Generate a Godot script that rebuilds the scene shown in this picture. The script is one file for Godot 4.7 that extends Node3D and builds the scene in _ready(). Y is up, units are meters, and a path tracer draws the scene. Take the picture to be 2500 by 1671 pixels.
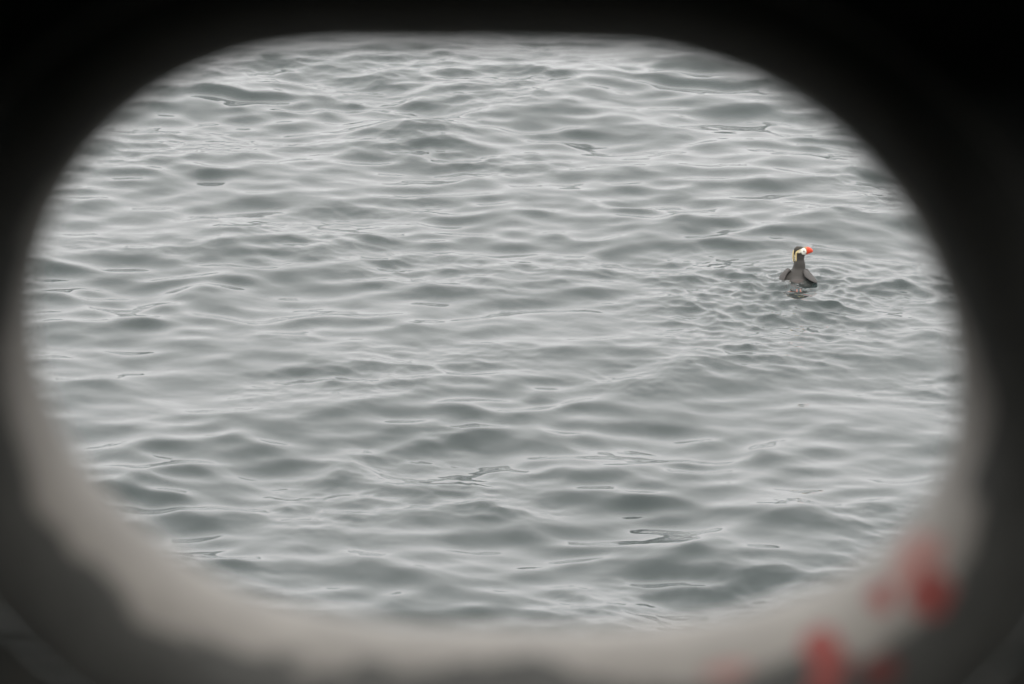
extends Node3D
# A tufted seabird on a grey sea, seen from a covered mooring deck through the oval fairlead of a ship's bulwark.

const EYE := Vector3(0.0, 6.29, 0.0)
const BIRD := Vector3(1.439, 0.0, -27.57)
const RING_C := Vector3(-0.0070, 5.7557, -2.23)
const RING_R := [0.1865, 0.1759, 0.1638, 0.1505, 0.1369, 0.1254, 0.1217, 0.1259, 0.1402, 0.1599, 0.1763, 0.1862, 0.1875, 0.1787, 0.1645, 0.1511, 0.1364, 0.1277, 0.1239, 0.129, 0.1416, 0.1614, 0.1826, 0.1916]

var rng := RandomNumberGenerator.new()


func _ready() -> void:
	rng.seed = 4711
	lens_and_light()
	build_sea()
	build_ship()
	build_fairlead()
	build_bird()


# ---------------------------------------------------------------- camera, sky, sun, exposure
func lens_and_light() -> void:
	var cam := Camera3D.new()
	cam.name = "camera"
	add_child(cam)
	cam.position = EYE
	cam.rotation_degrees = Vector3(-13.5, 0.0, 0.0)
	cam.fov = 6.957
	cam.near = 0.05
	cam.far = 6000.0
	var at := CameraAttributesPhysical.new()
	at.frustum_focal_length = 100.0
	at.frustum_focus_distance = 28.2
	at.exposure_aperture = 6.4
	cam.attributes = at
	cam.fov = 6.957
	cam.current = true

	var sky_look := ProceduralSkyMaterial.new()
	sky_look.sky_top_color = Color(0.88, 0.878, 0.876)
	sky_look.sky_horizon_color = Color(0.75, 0.748, 0.748)
	sky_look.sky_curve = 0.2
	sky_look.ground_horizon_color = Color(0.62, 0.64, 0.65)
	sky_look.ground_bottom_color = Color(0.42, 0.44, 0.45)
	var sky := Sky.new()
	sky.sky_material = sky_look
	var env := Environment.new()
	env.background_mode = Environment.BG_SKY
	env.sky = sky
	env.tonemap_mode = Environment.TONE_MAPPER_LINEAR
	env.tonemap_exposure = 2.45
	env.sdfgi_enabled = true
	env.ssao_enabled = true
	env.ssil_enabled = true
	var world := WorldEnvironment.new()
	world.name = "world"
	world.environment = env
	add_child(world)

	var sun := DirectionalLight3D.new()
	sun.name = "sun"
	sun.light_energy = 0.2
	sun.light_angular_distance = 20.0
	sun.light_color = Color(1.0, 0.98, 0.95)
	sun.shadow_enabled = true
	sun.rotation_degrees = Vector3(-68.0, 25.0, 0.0)
	sun.sky_mode = DirectionalLight3D.SKY_MODE_LIGHT_ONLY
	add_child(sun)


# ---------------------------------------------------------------- helpers
func put(called: String, mesh: Mesh, look: Material, parent: Node) -> MeshInstance3D:
	var o := MeshInstance3D.new()
	o.name = called
	o.mesh = mesh
	if look:
		o.material_override = look
	parent.add_child(o, true)
	return o


func thing(called: String, label: String, category: String, at: Vector3) -> Node3D:
	var o := Node3D.new()
	o.name = called
	add_child(o, true)
	o.position = at
	o.set_meta("label", label)
	o.set_meta("category", category)
	return o


func paint(linear: Color, rough: float) -> StandardMaterial3D:
	var m := StandardMaterial3D.new()
	m.albedo_color = linear.linear_to_srgb()
	m.roughness = rough
	return m


func noise_texture(seed_: int, freq: float, a: Color, b: Color, size := 512) -> NoiseTexture2D:
	var n := FastNoiseLite.new()
	n.seed = seed_
	n.frequency = freq
	n.fractal_octaves = 5
	var ramp := Gradient.new()
	ramp.colors = PackedColorArray([a, b])
	var t := NoiseTexture2D.new()
	t.width = size
	t.height = size
	t.seamless = true
	t.noise = n
	t.color_ramp = ramp
	return t


func arrays_mesh(v: PackedVector3Array, n: PackedVector3Array, idx: PackedInt32Array, uv = null, col = null) -> ArrayMesh:
	var a := []
	a.resize(Mesh.ARRAY_MAX)
	a[Mesh.ARRAY_VERTEX] = v
	a[Mesh.ARRAY_NORMAL] = n
	a[Mesh.ARRAY_INDEX] = idx
	if uv != null:
		a[Mesh.ARRAY_TEX_UV] = uv
	if col != null:
		a[Mesh.ARRAY_COLOR] = col
	var m := ArrayMesh.new()
	m.add_surface_from_arrays(Mesh.PRIMITIVE_TRIANGLES, a)
	return m


# A solid lofted through elliptical sections: each [centre, half-width vector, half-thickness vector].
func loft(sections: Array, seg := 14, col = null) -> ArrayMesh:
	var st := SurfaceTool.new()
	st.begin(Mesh.PRIMITIVE_TRIANGLES)
	st.set_smooth_group(0)
	for i in sections.size():
		var s: Array = sections[i]
		for j in seg:
			var t := TAU * j / seg
			if col != null:
				st.set_color(col[i])
			st.add_vertex(s[0] + s[1] * cos(t) + s[2] * sin(t))
	for i in sections.size() - 1:
		for j in seg:
			var a := i * seg + j
			var b := i * seg + (j + 1) % seg
			for k in [a, a + seg, b, b, a + seg, b + seg]:
				st.add_index(k)
	for e in [0, sections.size() - 1]:
		for j in range(1, seg - 1):
			var q: Array = [e * seg, e * seg + j, e * seg + j + 1] if e == 0 else [e * seg, e * seg + j + 1, e * seg + j]
			for k in q:
				st.add_index(k)
	st.generate_normals()
	return st.commit()


func box_mesh(lo: Vector3, hi: Vector3) -> ArrayMesh:
	var st := SurfaceTool.new()
	st.begin(Mesh.PRIMITIVE_TRIANGLES)
	var b := BoxMesh.new()
	b.size = hi - lo
	st.append_from(b, 0, Transform3D(Basis(), (lo + hi) / 2.0))
	return st.commit()


# ---------------------------------------------------------------- the sea
func fft_rows(re: PackedFloat32Array, im: PackedFloat32Array, n: int) -> Array:
	# in-place inverse transform of every row
	var bits := int(round(log(n) / log(2.0)))
	var rev := PackedInt32Array()
	rev.resize(n)
	for i in n:
		var r := 0
		for b in bits:
			if i & (1 << b):
				r |= 1 << (bits - 1 - b)
		rev[i] = r
	var cs := PackedFloat32Array()
	var sn := PackedFloat32Array()
	cs.resize(n / 2)
	sn.resize(n / 2)
	for i in n / 2:
		cs[i] = cos(TAU * i / n)
		sn[i] = sin(TAU * i / n)
	for row in n:
		var o := row * n
		for i in n:
			var j: int = rev[i]
			if j > i:
				var t: float = re[o + i]
				re[o + i] = re[o + j]
				re[o + j] = t
				t = im[o + i]
				im[o + i] = im[o + j]
				im[o + j] = t
		var half := 1
		while half < n:
			var step := n / (half * 2)
			for k in half:
				var c: float = cs[k * step]
				var s: float = sn[k * step]
				var i := o + k
				var end := o + n
				while i < end:
					var q := i + half
					var xr: float = re[q] * c - im[q] * s
					var xi: float = re[q] * s + im[q] * c
					re[q] = re[i] - xr
					im[q] = im[i] - xi
					re[i] += xr
					im[i] += xi
					i += half * 2
			half *= 2
	return [re, im]


func turned(a: PackedFloat32Array, n: int) -> PackedFloat32Array:
	var b := PackedFloat32Array()
	b.resize(n * n)
	for y in n:
		var o := y * n
		for x in n:
			b[x * n + y] = a[o + x]
	return b


func fft2(re: PackedFloat32Array, im: PackedFloat32Array, n: int) -> Array:
	var r := fft_rows(re, im, n)
	r = fft_rows(turned(r[0], n), turned(r[1], n), n)
	return r  # turned: [kx][kz] order, that is x runs along rows


# A patch of random wind waves that repeats every `size` metres: [heights and sideways shifts as one float array, cells].
func wave_patch(n: int, size: float, spectrum: Callable, scale_up: int, seed_: int, steep: float) -> Array:
	rng.seed = seed_
	var ar := PackedFloat32Array()
	var ai := PackedFloat32Array()
	ar.resize(n * n)
	ai.resize(n * n)
	for y in n:
		var kz := TAU / size * (y if y < n / 2 else y - n)
		for x in n:
			var kx := TAU / size * (x if x < n / 2 else x - n)
			var g1 := rng.randfn()
			var g2 := rng.randfn()
			if x == 0 and y == 0 or x == n / 2 or y == n / 2:
				continue
			var p: float = spectrum.call(kx, kz)
			if p > 0.0:
				ar[y * n + x] = g1 * p
				ai[y * n + x] = g2 * p
	var f1r := PackedFloat32Array()
	var f1i := PackedFloat32Array()
	var f2r := PackedFloat32Array()
	var f2i := PackedFloat32Array()
	for f in [f1r, f1i, f2r, f2i]:
		f.resize(n * n)
	f1r.resize(n * n); f1i.resize(n * n); f2r.resize(n * n); f2i.resize(n * n)
	for y in n:
		var kz := TAU / size * (y if y < n / 2 else y - n)
		var ym := (n - y) % n
		for x in n:
			var i := y * n + x
			var m := ym * n + (n - x) % n
			var hr := ar[i] + ar[m]
			var hi := ai[i] - ai[m]
			if hr == 0.0 and hi == 0.0:
				continue
			var kx := TAU / size * (x if x < n / 2 else x - n)
			var k := sqrt(kx * kx + kz * kz)
			# shift = i k/|k| h ; packed as h + i * shift_x and shift_z alone
			var xr := -hi * kx / k
			var xi := hr * kx / k
			f1r[i] = hr - xi
			f1i[i] = hi + xr
			f2r[i] = -hi * kz / k
			f2i[i] = hr * kz / k
	var a := fft2(f1r, f1i, n)
	var b := fft2(f2r, f2i, n)
	var flat := PackedFloat32Array()
	flat.resize(n * n * 3)
	var h: PackedFloat32Array = a[0]
	var dx: PackedFloat32Array = a[1]
	var dz: PackedFloat32Array = b[0]
	# scale to the wanted mean slope
	var sum := 0.0
	for i in range(0, n * n - n, 7):
		var gx := h[i + n] - h[i]
		var gz := h[i + 1] - h[i]
		sum += gx * gx + gz * gz
	var gain := steep / sqrt(sum / (n * n / 7.0)) * size / n
	# fields come out with x as the row; store z as the row
	for z in n:
		for x in n:
			var o := (z * n + x) * 3
			var i := x * n + z
			flat[o] = h[i] * gain
			flat[o + 1] = dx[i] * gain
			flat[o + 2] = dz[i] * gain
	# finer cells by cubic interpolation, with a border so that the patch still repeats
	var pad := 4
	var w := n + pad * 2
	var wide := PackedFloat32Array()
	wide.resize(w * w * 3)
	for z in w:
		var sz := (z - pad + n) % n
		for x in w:
			var s := (sz * n + (x - pad + n) % n) * 3
			var d := (z * w + x) * 3
			wide[d] = flat[s]
			wide[d + 1] = flat[s + 1]
			wide[d + 2] = flat[s + 2]
	var img := Image.create_from_data(w, w, false, Image.FORMAT_RGBF, wide.to_byte_array())
	img.resize(w * scale_up, w * scale_up, Image.INTERPOLATE_CUBIC)
	return [img.get_data().to_float32_array(), w * scale_up, size, float(n * scale_up) / size, pad * scale_up]


func wave_at(p: Array, x: float, z: float) -> Vector3:
	var data: PackedFloat32Array = p[0]
	var w: int = p[1]
	var size: float = p[2]
	var per: float = p[3]
	var fx := fposmod(x, size) * per + float(p[4])
	var fz := fposmod(z, size) * per + float(p[4])
	var ix := int(fx)
	var iz := int(fz)
	fx -= ix
	fz -= iz
	var a := (iz * w + ix) * 3
	var b := a + w * 3
	var w00 := (1.0 - fx) * (1.0 - fz)
	var w10 := fx * (1.0 - fz)
	var w01 := (1.0 - fx) * fz
	var w11 := fx * fz
	return Vector3(
		data[a + 1] * w00 + data[a + 4] * w10 + data[b + 1] * w01 + data[b + 4] * w11,
		data[a] * w00 + data[a + 3] * w10 + data[b] * w01 + data[b + 3] * w11,
		data[a + 2] * w00 + data[a + 5] * w10 + data[b + 2] * w01 + data[b + 5] * w11)


func chop(kx: float, kz: float) -> float:
	# wind chop: most of it between 0.5 and 3.5 m long, travelling mainly towards the ship
	var k := sqrt(kx * kx + kz * kz)
	var l := TAU / k
	if l < 0.13 or l > 9.0:
		return 0.0
	var kp := TAU / 3.3
	var main := absf(kz * 0.90 + kx * 0.44) / k
	var cross := absf(kz * 0.77 - kx * 0.64) / k
	var spread := 0.16 + 0.5 * main ** 3.0 + 0.38 * cross ** 5.0
	var cut := smoothstep(0.13, 0.26, l)
	return pow(k / kp, -1.72) * exp(-0.6 * pow(kp / k, 4.0)) * sqrt(spread) * cut


func ripple(kx: float, kz: float) -> float:
	var k := sqrt(kx * kx + kz * kz)
	var l := TAU / k
	if l < 0.035 or l > 0.34:
		return 0.0
	var along := absf(kz * 0.85 - kx * 0.53) / k
	var k0 := TAU / 0.2
	return 0.000045 * pow(k / k0, -2.3) * sqrt(0.25 + 0.75 * along * along) * (1.0 - smoothstep(0.2, 0.34, l))


var big: Array
var bird_level := 0.0
var small: Array
var patchy := FastNoiseLite.new()


func lines(lo: float, hi: float, step: float, grow: float, far_lo: float, far_hi: float) -> PackedFloat32Array:
	var left := PackedFloat32Array()
	var s := step
	var x := lo
	while x > far_lo:
		s *= grow
		x -= s
		left.append(x)
	left.reverse()
	var n := int(round((hi - lo) / step))
	for i in n + 1:
		left.append(lo + (hi - lo) * i / n)
	s = step
	x = hi
	while x < far_hi:
		s *= grow
		x += s
		left.append(x)
	return left


func sea_point(x: float, z: float, cell: float) -> Vector3:
	var d := wave_at(big, x, z)
	var much := 1.0 - smoothstep(0.25, 0.9, cell)
	var p := Vector3(x, 0.0, z) + d * Vector3(0.8, 1.0, 0.8) * much * (0.92 + 0.75 * patchy.get_noise_2d(x * 0.7 + 40.0, z * 0.7))
	p.z += 0.5 * p.y  # wind-driven crests lean the way they travel
	var fine := 1.0 - smoothstep(0.02, 0.06, cell)
	var rx := x - BIRD.x
	var rz := z - BIRD.z
	var r := sqrt(rx * rx + rz * rz)
	if r < 1.6:
		p.y = lerpf(p.y, bird_level, 0.75 * exp(-r * r / 0.05))
	if fine > 0.0:
		var amount := 0.22 + 0.6 * smoothstep(-0.05, 0.45, patchy.get_noise_2d(x, z))
		# churned water where the bird surfaced and paddled
		var tx := (rx + 0.16) / 0.55
		var tz := (rz - 0.75) / 0.95
		amount += 1.9 * exp(-(tx * tx + tz * tz))
		amount += 1.5 * exp(-r * r / 0.09)
		var d2 := wave_at(small, x * 0.94 + z * 0.34 + 31.7, z * 0.94 - x * 0.34 + 17.3)
		p += Vector3(d2.x * 0.94 - d2.z * 0.34, d2.y, d2.z * 0.94 + d2.x * 0.34) * amount * fine
	if r < 1.6:
		var b := Vector2(rx / 0.21, (rz + 0.02) / 0.24)
		p.y += -0.018 * exp(-b.length_squared())
		p.y += 0.0052 * exp(-r / 0.30) * cos(r * TAU / 0.085 + 0.4 * sin(atan2(rz, rx) * 3.0))
	return p


func build_sea() -> void:
	big = wave_patch(512, 17.3, chop, 4, 1201, 0.130)
	small = wave_patch(256, 3.1, ripple, 2, 77, 0.10)
	patchy.seed = 9
	patchy.frequency = 0.45
	patchy.fractal_octaves = 3
	bird_level = wave_at(big, BIRD.x, BIRD.z).y
	var xs := lines(-3.4, 3.4, 0.0105, 1.06, -1800.0, 1800.0)
	var zs := lines(-37.0, -19.8, 0.018, 1.06, -2400.0, -0.2)
	var nx := xs.size()
	var nz := zs.size()
	var v := PackedVector3Array()
	var n := PackedVector3Array()
	v.resize(nx * nz)
	n.resize(nx * nz)
	for j in nz:
		var z: float = zs[j]
		var cz: float = zs[mini(j + 1, nz - 1)] - zs[maxi(j - 1, 0)]
		for i in nx:
			var cx: float = xs[mini(i + 1, nx - 1)] - xs[maxi(i - 1, 0)]
			v[j * nx + i] = sea_point(xs[i], z, maxf(cx, cz) * 0.5)
	for j in nz:
		for i in nx:
			var a := v[j * nx + mini(i + 1, nx - 1)] - v[j * nx + maxi(i - 1, 0)]
			var b := v[mini(j + 1, nz - 1) * nx + i] - v[maxi(j - 1, 0) * nx + i]
			n[j * nx + i] = b.cross(a).normalized()
	var idx := PackedInt32Array()
	idx.resize((nx - 1) * (nz - 1) * 6)
	var q := 0
	for j in nz - 1:
		for i in nx - 1:
			var a := j * nx + i
			idx[q] = a
			idx[q + 1] = a + 1
			idx[q + 2] = a + nx
			idx[q + 3] = a + 1
			idx[q + 4] = a + nx + 1
			idx[q + 5] = a + nx
			q += 6
	var water := StandardMaterial3D.new()
	water.resource_name = "sea water"
	water.albedo_color = Color(0.74, 0.90, 0.88, 1.0).linear_to_srgb()
	water.albedo_color.a = 0.022
	water.roughness = 0.02
	water.metallic_specular = 0.5
	water.refraction_enabled = true
	water.refraction_scale = 0.0333
	water.transparency = BaseMaterial3D.TRANSPARENCY_ALPHA
	var o := put("sea", arrays_mesh(v, n, idx), water, self)
	o.set_meta("kind", "structure")
	o.set_meta("label", "choppy grey sea with small peaked waves under an overcast sky")
	o.set_meta("category", "water")
	# the dim depth under the surface
	var bed := put("seabed", box_mesh(Vector3(-1800, -7, -2400), Vector3(1800, -6, 40)), paint(Color(0.008, 0.014, 0.014), 0.9), self)
	bed.set_meta("kind", "structure")
	bed.set_meta("label", "dark green grey depth below the sea surface")
	bed.set_meta("category", "seabed")


# ---------------------------------------------------------------- the ship around the camera
func build_ship() -> void:
	var dark := paint(Color(0.11, 0.115, 0.11), 0.6)
	var green := paint(Color(0.07, 0.085, 0.075), 0.7)
	var deck := put("deck", box_mesh(Vector3(-3.0, 4.779, -2.21), Vector3(3.0, 4.879, 2.6)), green, self)
	var back := put("wall_back", box_mesh(Vector3(-3.0, 4.879, 2.5), Vector3(3.0, 7.479, 2.6)), dark, self)
	var wl := put("wall_left", box_mesh(Vector3(-3.1, 4.779, -2.21), Vector3(-3.0, 7.579, 2.6)), dark, self)
	var wr := put("wall_right", box_mesh(Vector3(3.0, 4.779, -2.21), Vector3(3.1, 7.579, 2.6)), dark, self)
	# deckhead with an open hatch in it
	var hatch := [Vector2(-1.3, -1.73), Vector2(1.3, -1.0)]
	var st := SurfaceTool.new()
	st.begin(Mesh.PRIMITIVE_TRIANGLES)
	for r in [[-3.0, -2.21, 3.0, hatch[0].y], [-3.0, hatch[1].y, 3.0, 2.6], [-3.0, hatch[0].y, hatch[0].x, hatch[1].y], [hatch[1].x, hatch[0].y, 3.0, hatch[1].y]]:
		var b := BoxMesh.new()
		b.size = Vector3(r[2] - r[0], 0.1, r[3] - r[1])
		st.append_from(b, 0, Transform3D(Basis(), Vector3((r[0] + r[2]) / 2.0, 7.529, (r[1] + r[3]) / 2.0)))
	var ceiling := put("ceiling", st.commit(), dark, self)
	for o in [deck, back, wl, wr, ceiling]:
		o.set_meta("kind", "structure")
		o.set_meta("category", "ship interior")
	deck.set_meta("label", "dark painted steel deck inside the bulwark")
	back.set_meta("label", "dark steel bulkhead facing the bulwark across the deck")
	wl.set_meta("label", "dark steel end wall to port of the fairlead")
	wr.set_meta("label", "dark steel end wall to starboard of the fairlead")
	ceiling.set_meta("label", "dark steel deckhead with an open hatch")
	# the bulwark plate: a rectangle with an oval hole behind the fairlead's flange
	var ship := thing("ship_bulwark", "dark steel bulwark plate carrying the oval fairlead", "bulwark", Vector3(0, 4.779, -2.23))
	var v := PackedVector3Array()
	var seg := 96
	var plate := SurfaceTool.new()
	plate.begin(Mesh.PRIMITIVE_TRIANGLES)
	plate.set_smooth_group(-1)
	for side in [0.006, -0.006]:
		for k in seg:
			var q := []
			for e in 2:
				var t := TAU * ((k + e) % seg) / seg
				var d := Vector2(cos(t), sin(t))
				var inner := RING_C + Vector3(d.x, d.y, 0.0) * (ring_r(t) + 0.085)
				var far := Vector3(inner.x, inner.y, RING_C.z)
				var reach := INF
				for lim in [[d.x, 3.1 - RING_C.x], [-d.x, 3.1 + RING_C.x], [d.y, 7.579 - RING_C.y], [-d.y, RING_C.y - 4.779]]:
					if lim[0] > 1e-6:
						reach = minf(reach, lim[1] / lim[0])
				far = RING_C + Vector3(d.x, d.y, 0.0) * reach
				q.append(inner - ship.position + Vector3(0, 0, side))
				q.append(far - ship.position + Vector3(0, 0, side))
			var order := [0, 1, 2, 2, 1, 3] if side < 0.0 else [0, 2, 1, 2, 3, 1]
			for i in order:
				plate.add_vertex(q[i])
	plate.generate_normals()
	put("bulwark_plate", plate.commit(), dark, ship)
	put("stiffener", box_mesh(Vector3(-3.0, 1.20, 0.006), Vector3(3.0, 1.215, 0.12)), dark, ship)
	put("hull_plate", box_mesh(Vector3(-30, -5.8, -0.1), Vector3(30, -0.01, 0.1)), dark, ship)


func ring_r(t: float) -> float:
	var f := fposmod(t, TAU) / TAU * RING_R.size()
	var i := int(f)
	var n := RING_R.size()
	return cubic_interpolate(RING_R[i % n], RING_R[(i + 1) % n], RING_R[(i + n - 1) % n], RING_R[(i + 2) % n], f - i)


func build_fairlead() -> void:
	var lead := thing("fairlead", "oval cast steel fairlead with worn grey paint framing the sea", "fairlead", RING_C)
	# lip: a thick rounded roll swept round the oval
	var seg := 160
	var around := 40
	var v := PackedVector3Array()
	var n := PackedVector3Array()
	var uv := PackedVector2Array()
	for k in seg + 1:
		var t := TAU * k / seg
		var c := path(t)
		var out := outward(t)
		var rr := lip_radius(t)
		for j in around + 1:
			var a := deg_to_rad(lerpf(ROLL_FROM, ROLL_TO, float(j) / around))
			var dir := -out * cos(a) + Vector3(0, 0, 1) * sin(a)
			v.append(c + out * rr + dir * rr)
			n.append(dir)
			uv.append(Vector2(float(k) / seg, float(j) / around))
	var idx := PackedInt32Array()
	for k in seg:
		for j in around:
			var a := k * (around + 1) + j
			var b := a + around + 1
			idx.append_array([a, b, a + 1, a + 1, b, b + 1])
	var look := StandardMaterial3D.new()
	look.albedo_texture = lip_paint()
	look.roughness = 0.6
	put("lip", arrays_mesh(v, n, idx, uv), look, lead)
	# face: the flat ring that joins the roll to the bulwark
	var black := StandardMaterial3D.new()
	black.albedo_texture = noise_texture(21, 0.012, Color(0.045, 0.047, 0.045).linear_to_srgb(), Color(0.095, 0.095, 0.088).linear_to_srgb())
	black.uv1_triplanar = true
	black.uv1_scale = Vector3(4, 4, 4)
	black.roughness = 0.55
	var fl := SurfaceTool.new()
	fl.begin(Mesh.PRIMITIVE_TRIANGLES)
	fl.set_smooth_group(-1)
	for k in seg:
		var q := []
		for e in 2:
			var t := TAU * ((k + e) % seg) / seg
			var c := path(t)
			var out := outward(t)
			var rr := lip_radius(t)
			q.append([c + out * (rr + 0.0005) + Vector3(0, 0, rr - 0.0005), c + out * (rr + 0.05) + Vector3(0, 0, rr - 0.004), c + out * (rr + 0.055) + Vector3(0, 0, rr - 0.010), c + out * (rr + 0.055) + Vector3(0, 0, -0.012)])
		for i in 3:
			for p in [q[0][i], q[1][i], q[0][i + 1], q[1][i], q[1][i + 1], q[0][i + 1]]:
				fl.add_vertex(p)
	fl.generate_normals()
	put("face_ring", fl.commit(), black, lead)


func path(t: float) -> Vector3:
	return Vector3(cos(t), sin(t), 0.0) * ring_r(t)


func outward(t: float) -> Vector3:
	var d := path(t + 0.04) - path(t - 0.04)
	return Vector3(d.y, -d.x, 0.0).normalized()


func lip_radius(t: float) -> float:
	# the roll is fullest at the two lower corners, where ropes turn
	var low := maxf(0.0, cos(t - deg_to_rad(325.0)))
	var low2 := maxf(0.0, cos(t - deg_to_rad(215.0)))
	return 0.043 + 0.012 * (low * low + low2 * low2)


const ROLL_FROM := -115.0
const ROLL_TO := 90.0


func lip_paint() -> ImageTexture:
	# the throat is rubbed pale by ropes; the inboard side keeps its black paint, chipped to red primer in places
	var w := 1024
	var h := 256
	var img := Image.create(w, h, false, Image.FORMAT_RGB8)
	var a := FastNoiseLite.new()
	a.seed = 3
	a.frequency = 0.02
	a.fractal_octaves = 4
	var b := FastNoiseLite.new()
	b.seed = 8
	b.frequency = 0.05
	b.fractal_octaves = 4
	var base := Color(0.335, 0.315, 0.29)
	var black := Color(0.065, 0.066, 0.062)
	var primer := Color(0.30, 0.065, 0.055)
	# chipped spots: [degrees round the oval, degrees round the roll, half sizes, colour]
	var spots := [
		[334.0, 26.0, 4.0, 16.0, Color(0.42, 0.22, 0.19)], [332.5, 44.0, 2.6, 11.0, primer], [328.0, 30.0, 1.4, 8.0, primer],
		[319.5, 42.0, 2.8, 15.0, primer], [318.0, 62.0, 2.2, 11.0, primer], [324.0, 60.0, 2.0, 5.0, primer * 0.5], [308.0, 38.0, 4.0, 4.0, Color(0.40, 0.20, 0.18)]]
	for y in h:
		var roll := lerpf(ROLL_FROM, ROLL_TO, (y + 0.5) / h)
		for x in w:
			var deg := 360.0 * (x + 0.5) / w
			var rad := deg_to_rad(deg)
			var g := a.get_noise_3d(cos(rad) * 160.0, sin(rad) * 160.0, y)
			var f := b.get_noise_3d(cos(rad) * 160.0, sin(rad) * 160.0, y)
			var c := base * (1.0 + 0.22 * g + 0.1 * f)
			var corner := maxf(0.0, cos(rad - deg_to_rad(325.0))) ** 6.0 + maxf(0.0, cos(rad - deg_to_rad(210.0))) ** 6.0
			var kept := roll - 26.0 - 20.0 * corner + 15.0 * g + 7.0 * f
			c = c.lerp(black * (1.0 + 0.3 * f), smoothstep(-3.0, 3.0, kept))
			for s in spots:
				var d := Vector2((deg - s[0]) / s[2], (roll - s[1]) / s[3]).length() + 0.55 * f + 0.35 * g
				if d < 1.0:
					c = c.lerp(s[4] * (1.0 + 0.25 * g), smoothstep(1.0, 0.86, d))
			img.set_pixel(x, y, c.linear_to_srgb())
	return ImageTexture.create_from_image(img)


# ---------------------------------------------------------------- the bird
func cone_distance(p: Vector3, a: Vector3, b: Vector3, ra: float, rb: float) -> float:
	var ab := b - a
	var t := clampf((p - a).dot(ab) / ab.length_squared(), 0.0, 1.0)
	return (p - a - ab * t).length() - lerpf(ra, rb, t)


var bones := []


func bird_field(p: Vector3) -> float:
	var d := 1.0
	for b in bones:
		var q: float = cone_distance(p * b[5], b[0] * b[5], b[1] * b[5], b[2], b[3])
		var k: float = b[4]
		var h := maxf(k - absf(d - q), 0.0) / k
		d = minf(d, q) - h * h * k * 0.25
	return d


func bird_color(p: Vector3) -> Color:
	var body := Color(0.036, 0.032, 0.029)
	if p.y < 0.12:
		# browner, paler rump close to the water
		return body.lerp(Color(0.062, 0.047, 0.041), smoothstep(0.03, 0.065, p.z) * smoothstep(0.05, 0.02, p.y))
	var c := Color(0.030, 0.024, 0.018)
	# white face on both cheeks, running back over the eye
	var side := absf(p.z + 0.055)
	var e := Vector2((p.x - 0.034) / 0.019, (p.y - 0.160) / 0.0175)
	var back := Vector2((p.x - 0.012) / 0.022, (p.y - 0.1665 - (p.x - 0.02) * 0.35) / 0.0085)
	if side > 0.004 and (e.length() < 1.0 or back.length() < 1.0):
		var white := Color(0.74, 0.72, 0.64)
		return white.lerp(Color(0.66, 0.54, 0.30), smoothstep(0.02, -0.006, p.x))
	if p.y < 0.145:
		c = body
	return c


func surface_nets(lo: Vector3, hi: Vector3, cell: float) -> ArrayMesh:
	var n := Vector3i(((hi - lo) / cell).ceil())
	var f := PackedFloat32Array()
	f.resize((n.x + 1) * (n.y + 1) * (n.z + 1))
	var sx := 1
	var sy := n.x + 1
	var sz := (n.x + 1) * (n.y + 1)
	for z in n.z + 1:
		for y in n.y + 1:
			for x in n.x + 1:
				f[x + y * sy + z * sz] = bird_field(lo + Vector3(x, y, z) * cell)
	var v := PackedVector3Array()
	var at := {}
	var off := [0, sx, sy, sx + sy, sz, sx + sz, sy + sz, sx + sy + sz]
	var corner := []
	for i in 8:
		corner.append(Vector3(i & 1, (i >> 1) & 1, (i >> 2) & 1))
	var edges := []
	for i in 8:
		for b in [1, 2, 4]:
			if not (i & b):
				edges.append([i, i | b])
	for z in n.z:
		for y in n.y:
			for x in n.x:
				var o := x + y * sy + z * sz
				var inside := 0
				for i in 8:
					if f[o + off[i]] < 0.0:
						inside += 1
				if inside == 0 or inside == 8:
					continue
				var sum := Vector3.ZERO
				var many := 0
				for e in edges:
					var fa: float = f[o + off[e[0]]]
					var fb: float = f[o + off[e[1]]]
					if (fa < 0.0) != (fb < 0.0):
						sum += corner[e[0]].lerp(corner[e[1]], fa / (fa - fb))
						many += 1
				at[o] = v.size()
				v.append(lo + (Vector3(x, y, z) + sum / many) * cell)
	var idx := PackedInt32Array()
	for z in range(1, n.z):
		for y in range(1, n.y):
			for x in range(1, n.x):
				var o := x + y * sy + z * sz
				var here: bool = f[o] < 0.0
				for axis in 3:
					var s: int = [sx, sy, sz][axis]
					if (f[o + s] < 0.0) == here:
						continue
					var u: int = [sy, sz, sx][axis]
					var w: int = [sz, sx, sy][axis]
					var a: int = at[o]
					var b: int = at[o - u]
					var c: int = at[o - u - w]
					var d: int = at[o - w]
					if here:
						idx.append_array([a, c, b, a, d, c])
					else:
						idx.append_array([a, b, c, a, c, d])
	var nn := PackedVector3Array()
	var cc := PackedColorArray()
	var e := cell * 0.5
	for p in v:
		nn.append(Vector3(bird_field(p + Vector3(e, 0, 0)) - bird_field(p - Vector3(e, 0, 0)), bird_field(p + Vector3(0, e, 0)) - bird_field(p - Vector3(0, e, 0)), bird_field(p + Vector3(0, 0, e)) - bird_field(p - Vector3(0, 0, e))).normalized())
		cc.append(bird_color(p))
	return arrays_mesh(v, nn, idx, null, cc)


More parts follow.
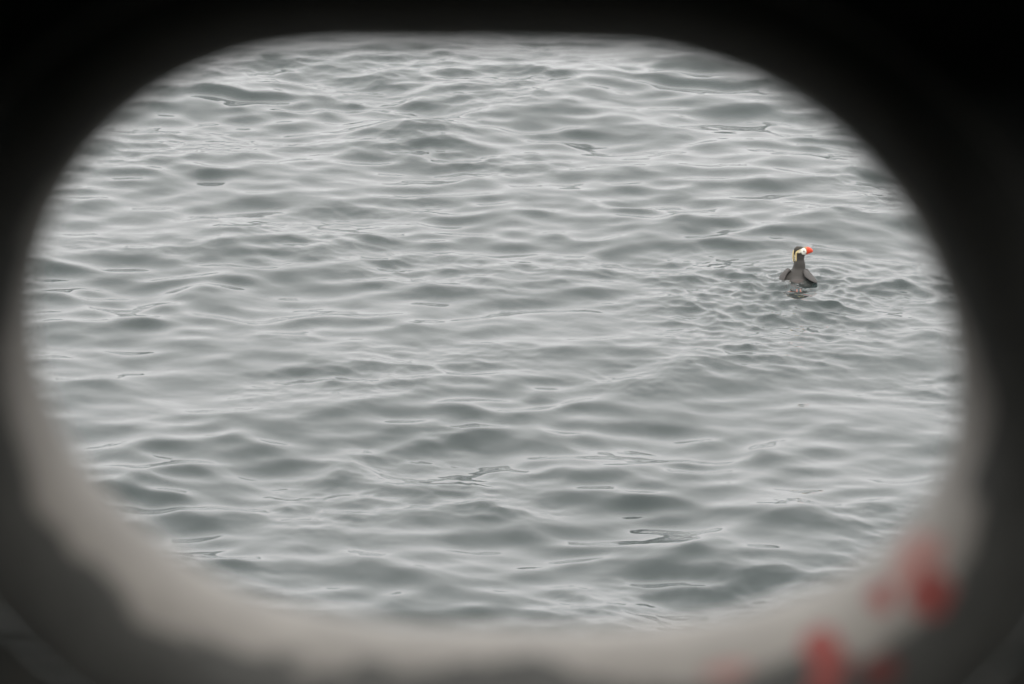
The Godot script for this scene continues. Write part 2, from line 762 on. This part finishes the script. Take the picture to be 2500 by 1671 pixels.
func build_bird() -> void:
	var level := bird_level - 0.012
	var bird := thing("puffin", "dark puffin with white face and orange bill swimming on the grey sea", "bird", Vector3(BIRD.x, level - 0.034, BIRD.z - 0.01))
	var one := Vector3.ONE
	# [from, to, radius, radius, blend, squash]
	bones = [
		[Vector3(0, -0.006, -0.055), Vector3(0, -0.012, 0.045), 0.062, 0.050, 0.03, Vector3(0.72, 1.0, 0.95)],
		[Vector3(0.002, 0.016, -0.045), Vector3(0.008, 0.085, -0.052), 0.044, 0.0255, 0.028, one],
		[Vector3(-0.010, 0.022, -0.040), Vector3(-0.066, 0.024, -0.008), 0.034, 0.020, 0.03, one],
		[Vector3(0.010, 0.022, -0.040), Vector3(0.058, 0.022, -0.008), 0.034, 0.020, 0.03, one],
		[Vector3(0.008, 0.085, -0.052), Vector3(0.009, 0.132, -0.055), 0.0255, 0.0195, 0.018, one],
		[Vector3(0.009, 0.132, -0.055), Vector3(0.006, 0.156, -0.055), 0.0205, 0.0215, 0.012, one],
		[Vector3(0.002, 0.160, -0.055), Vector3(0.026, 0.158, -0.055), 0.0225, 0.0195, 0.014, Vector3(1, 1, 1.08)]]
	var plumage := StandardMaterial3D.new()
	plumage.vertex_color_use_as_albedo = true
	plumage.roughness = 0.75
	plumage.rim_enabled = true
	plumage.rim = 0.2
	put("body", surface_nets(Vector3(-0.105, -0.09, -0.15), Vector3(0.105, 0.20, 0.13), 0.0042), plumage, bird)
	# bill: deep, flattened from side to side, horn-coloured at its base
	var horn := Color(0.36, 0.22, 0.10)
	var red := Color(0.72, 0.075, 0.035)
	var bill_s := []
	var bill_c := []
	for b in [[0.030, 0.160, 0.020, 0.0105, horn], [0.039, 0.160, 0.0205, 0.010, horn], [0.043, 0.1605, 0.0205, 0.0095, horn.lerp(red, 0.5)], [0.047, 0.161, 0.0195, 0.009, red], [0.057, 0.1615, 0.0165, 0.0075, red], [0.067, 0.161, 0.0115, 0.0055, red], [0.073, 0.159, 0.0065, 0.004, red], [0.0755, 0.157, 0.002, 0.0015, red]]:
		bill_s.append([Vector3(b[0], b[1], -0.055), Vector3(0, b[2], 0), Vector3(0, 0, b[3])])
		bill_c.append(b[4])
	var keratin := StandardMaterial3D.new()
	keratin.vertex_color_use_as_albedo = true
	keratin.roughness = 0.4
	put("bill", loft(bill_s, 20, bill_c), keratin, bird)
	# eyes
	var eye_look := paint(Color(0.03, 0.025, 0.02), 0.15)
	for s in [-1.0, 1.0]:
		var ball := SphereMesh.new()
		ball.radius = 0.0034
		ball.height = 0.0068
		ball.radial_segments = 12
		ball.rings = 6
		var e := put("eye", ball, eye_look, bird)
		e.position = Vector3(0.0290, 0.1615, -0.055 + s * 0.0182)
	# the long pale plumes that sweep back from behind each eye
	var straw := paint(Color(0.70, 0.56, 0.28), 0.8)
	for s in [-1.0, 1.0]:
		var sec := []
		for q in [[0.012, 0.168, 0.0195, 0.004], [0.001, 0.168, 0.0215, 0.005], [-0.008, 0.161, 0.021, 0.005], [-0.0125, 0.148, 0.0175, 0.0045], [-0.0135, 0.132, 0.0150, 0.0045], [-0.0125, 0.114, 0.0145, 0.0035], [-0.009, 0.094, 0.0145, 0.001]]:
			var lean: float = -0.009 if s < 0.0 else 0.003
			sec.append([Vector3(q[0] + lean * smoothstep(0.012, -0.008, q[0]), q[1], -0.055 + s * (q[2] - (0.006 if s < 0.0 else 0.0))), Vector3(q[3] * 1.25, q[3] * 0.4, 0), Vector3(0, 0, 0.0035)])
		put("plume", loft(sec, 8), straw, bird)
	# half-open wings, tips trailing in the water behind
	var feather := paint(Color(0.042, 0.037, 0.034), 0.7)
	feather.rim_enabled = true
	feather.rim = 0.25
	var wing_r := [
		[Vector3(0.044, 0.0520, -0.050), Vector3(0.014, 0.012, 0.0), Vector3(-0.003, 0.010, 0)],
		[Vector3(0.056, 0.0510, -0.020), Vector3(0.024, -0.016, 0.010), Vector3(0.004, 0.010, 0)],
		[Vector3(0.060, 0.0470, 0.012), Vector3(0.030, -0.018, -0.012), Vector3(0.004, 0.008, 0.002)],
		[Vector3(0.066, 0.0400, 0.045), Vector3(0.030, -0.014, -0.016), Vector3(0.003, 0.006, 0.002)],
		[Vector3(0.078, 0.0320, 0.072), Vector3(0.020, -0.008, -0.012), Vector3(0.002, 0.004, 0.001)],
		[Vector3(0.088, 0.0260, 0.090), Vector3(0.006, -0.003, -0.004), Vector3(0.001, 0.002, 0.001)]]
	var wing_l := [
		[Vector3(-0.044, 0.0530, -0.050), Vector3(0.014, -0.010, 0.0), Vector3(0.003, 0.010, 0)],
		[Vector3(-0.062, 0.0520, -0.022), Vector3(0.024, 0.014, 0.006), Vector3(-0.004, 0.010, 0)],
		[Vector3(-0.074, 0.0460, 0.004), Vector3(0.022, 0.016, 0.008), Vector3(-0.004, 0.009, 0.002)],
		[Vector3(-0.080, 0.0370, 0.026), Vector3(0.016, 0.010, 0.006), Vector3(-0.003, 0.006, 0.002)],
		[Vector3(-0.082, 0.0300, 0.044), Vector3(0.013, 0.006, 0.004), Vector3(-0.002, 0.004, 0.001)],
		[Vector3(-0.080, 0.0240, 0.060), Vector3(0.005, 0.002, 0.002), Vector3(-0.001, 0.002, 0.001)]]
	put("wing", loft(wing_r, 16), feather, bird).position = Vector3(-0.006, 0.001, 0.0)
	put("wing", loft(wing_l, 16), feather, bird).position = Vector3(0.0, 0.004, 0.0)
	put("tail", loft([[Vector3(0, 0.004, 0.065), Vector3(0.030, 0, 0), Vector3(0, 0.008, 0.002)], [Vector3(-0.002, -0.004, 0.090), Vector3(0.027, 0, 0), Vector3(0, 0.005, 0.001)], [Vector3(-0.004, -0.014, 0.108), Vector3(0.018, 0, 0), Vector3(0, 0.002, 0)]], 12), feather, bird)
	# webbed orange feet trailing under the surface
	var web := paint(Color(0.50, 0.10, 0.05), 0.6)
	for s in [-1.0, 1.0]:
		var root: Vector3 = Vector3(0.012 * s - 0.008, -0.032, 0.120)
		var foot := put("foot", loft([[root, Vector3(0.005, 0, 0), Vector3(0, 0.005, 0)], [root + Vector3(0.004 * s, -0.012, 0.035), Vector3(0.006, 0, 0), Vector3(0, 0.004, 0)], [root + Vector3(0.007 * s, -0.018, 0.060), Vector3(0.018, 0, 0), Vector3(0, 0.003, 0.001)], [root + Vector3(0.010 * s, -0.024, 0.088), Vector3(0.027, 0, 0), Vector3(0, 0.002, 0)]], 10), web, bird)
		for k in 3:
			var a: float = (k - 1) * 0.42 + 0.12 * s
			var d := Vector3(sin(a), -0.12, cos(a))
			var from := root + Vector3(0.005 * s, -0.013, 0.042)
			put("toe", loft([[from, Vector3(0.004, 0, 0), Vector3(0, 0.004, 0)], [from + d * 0.055, Vector3(0.0025, 0, 0), Vector3(0, 0.0025, 0)]], 8), web, foot)
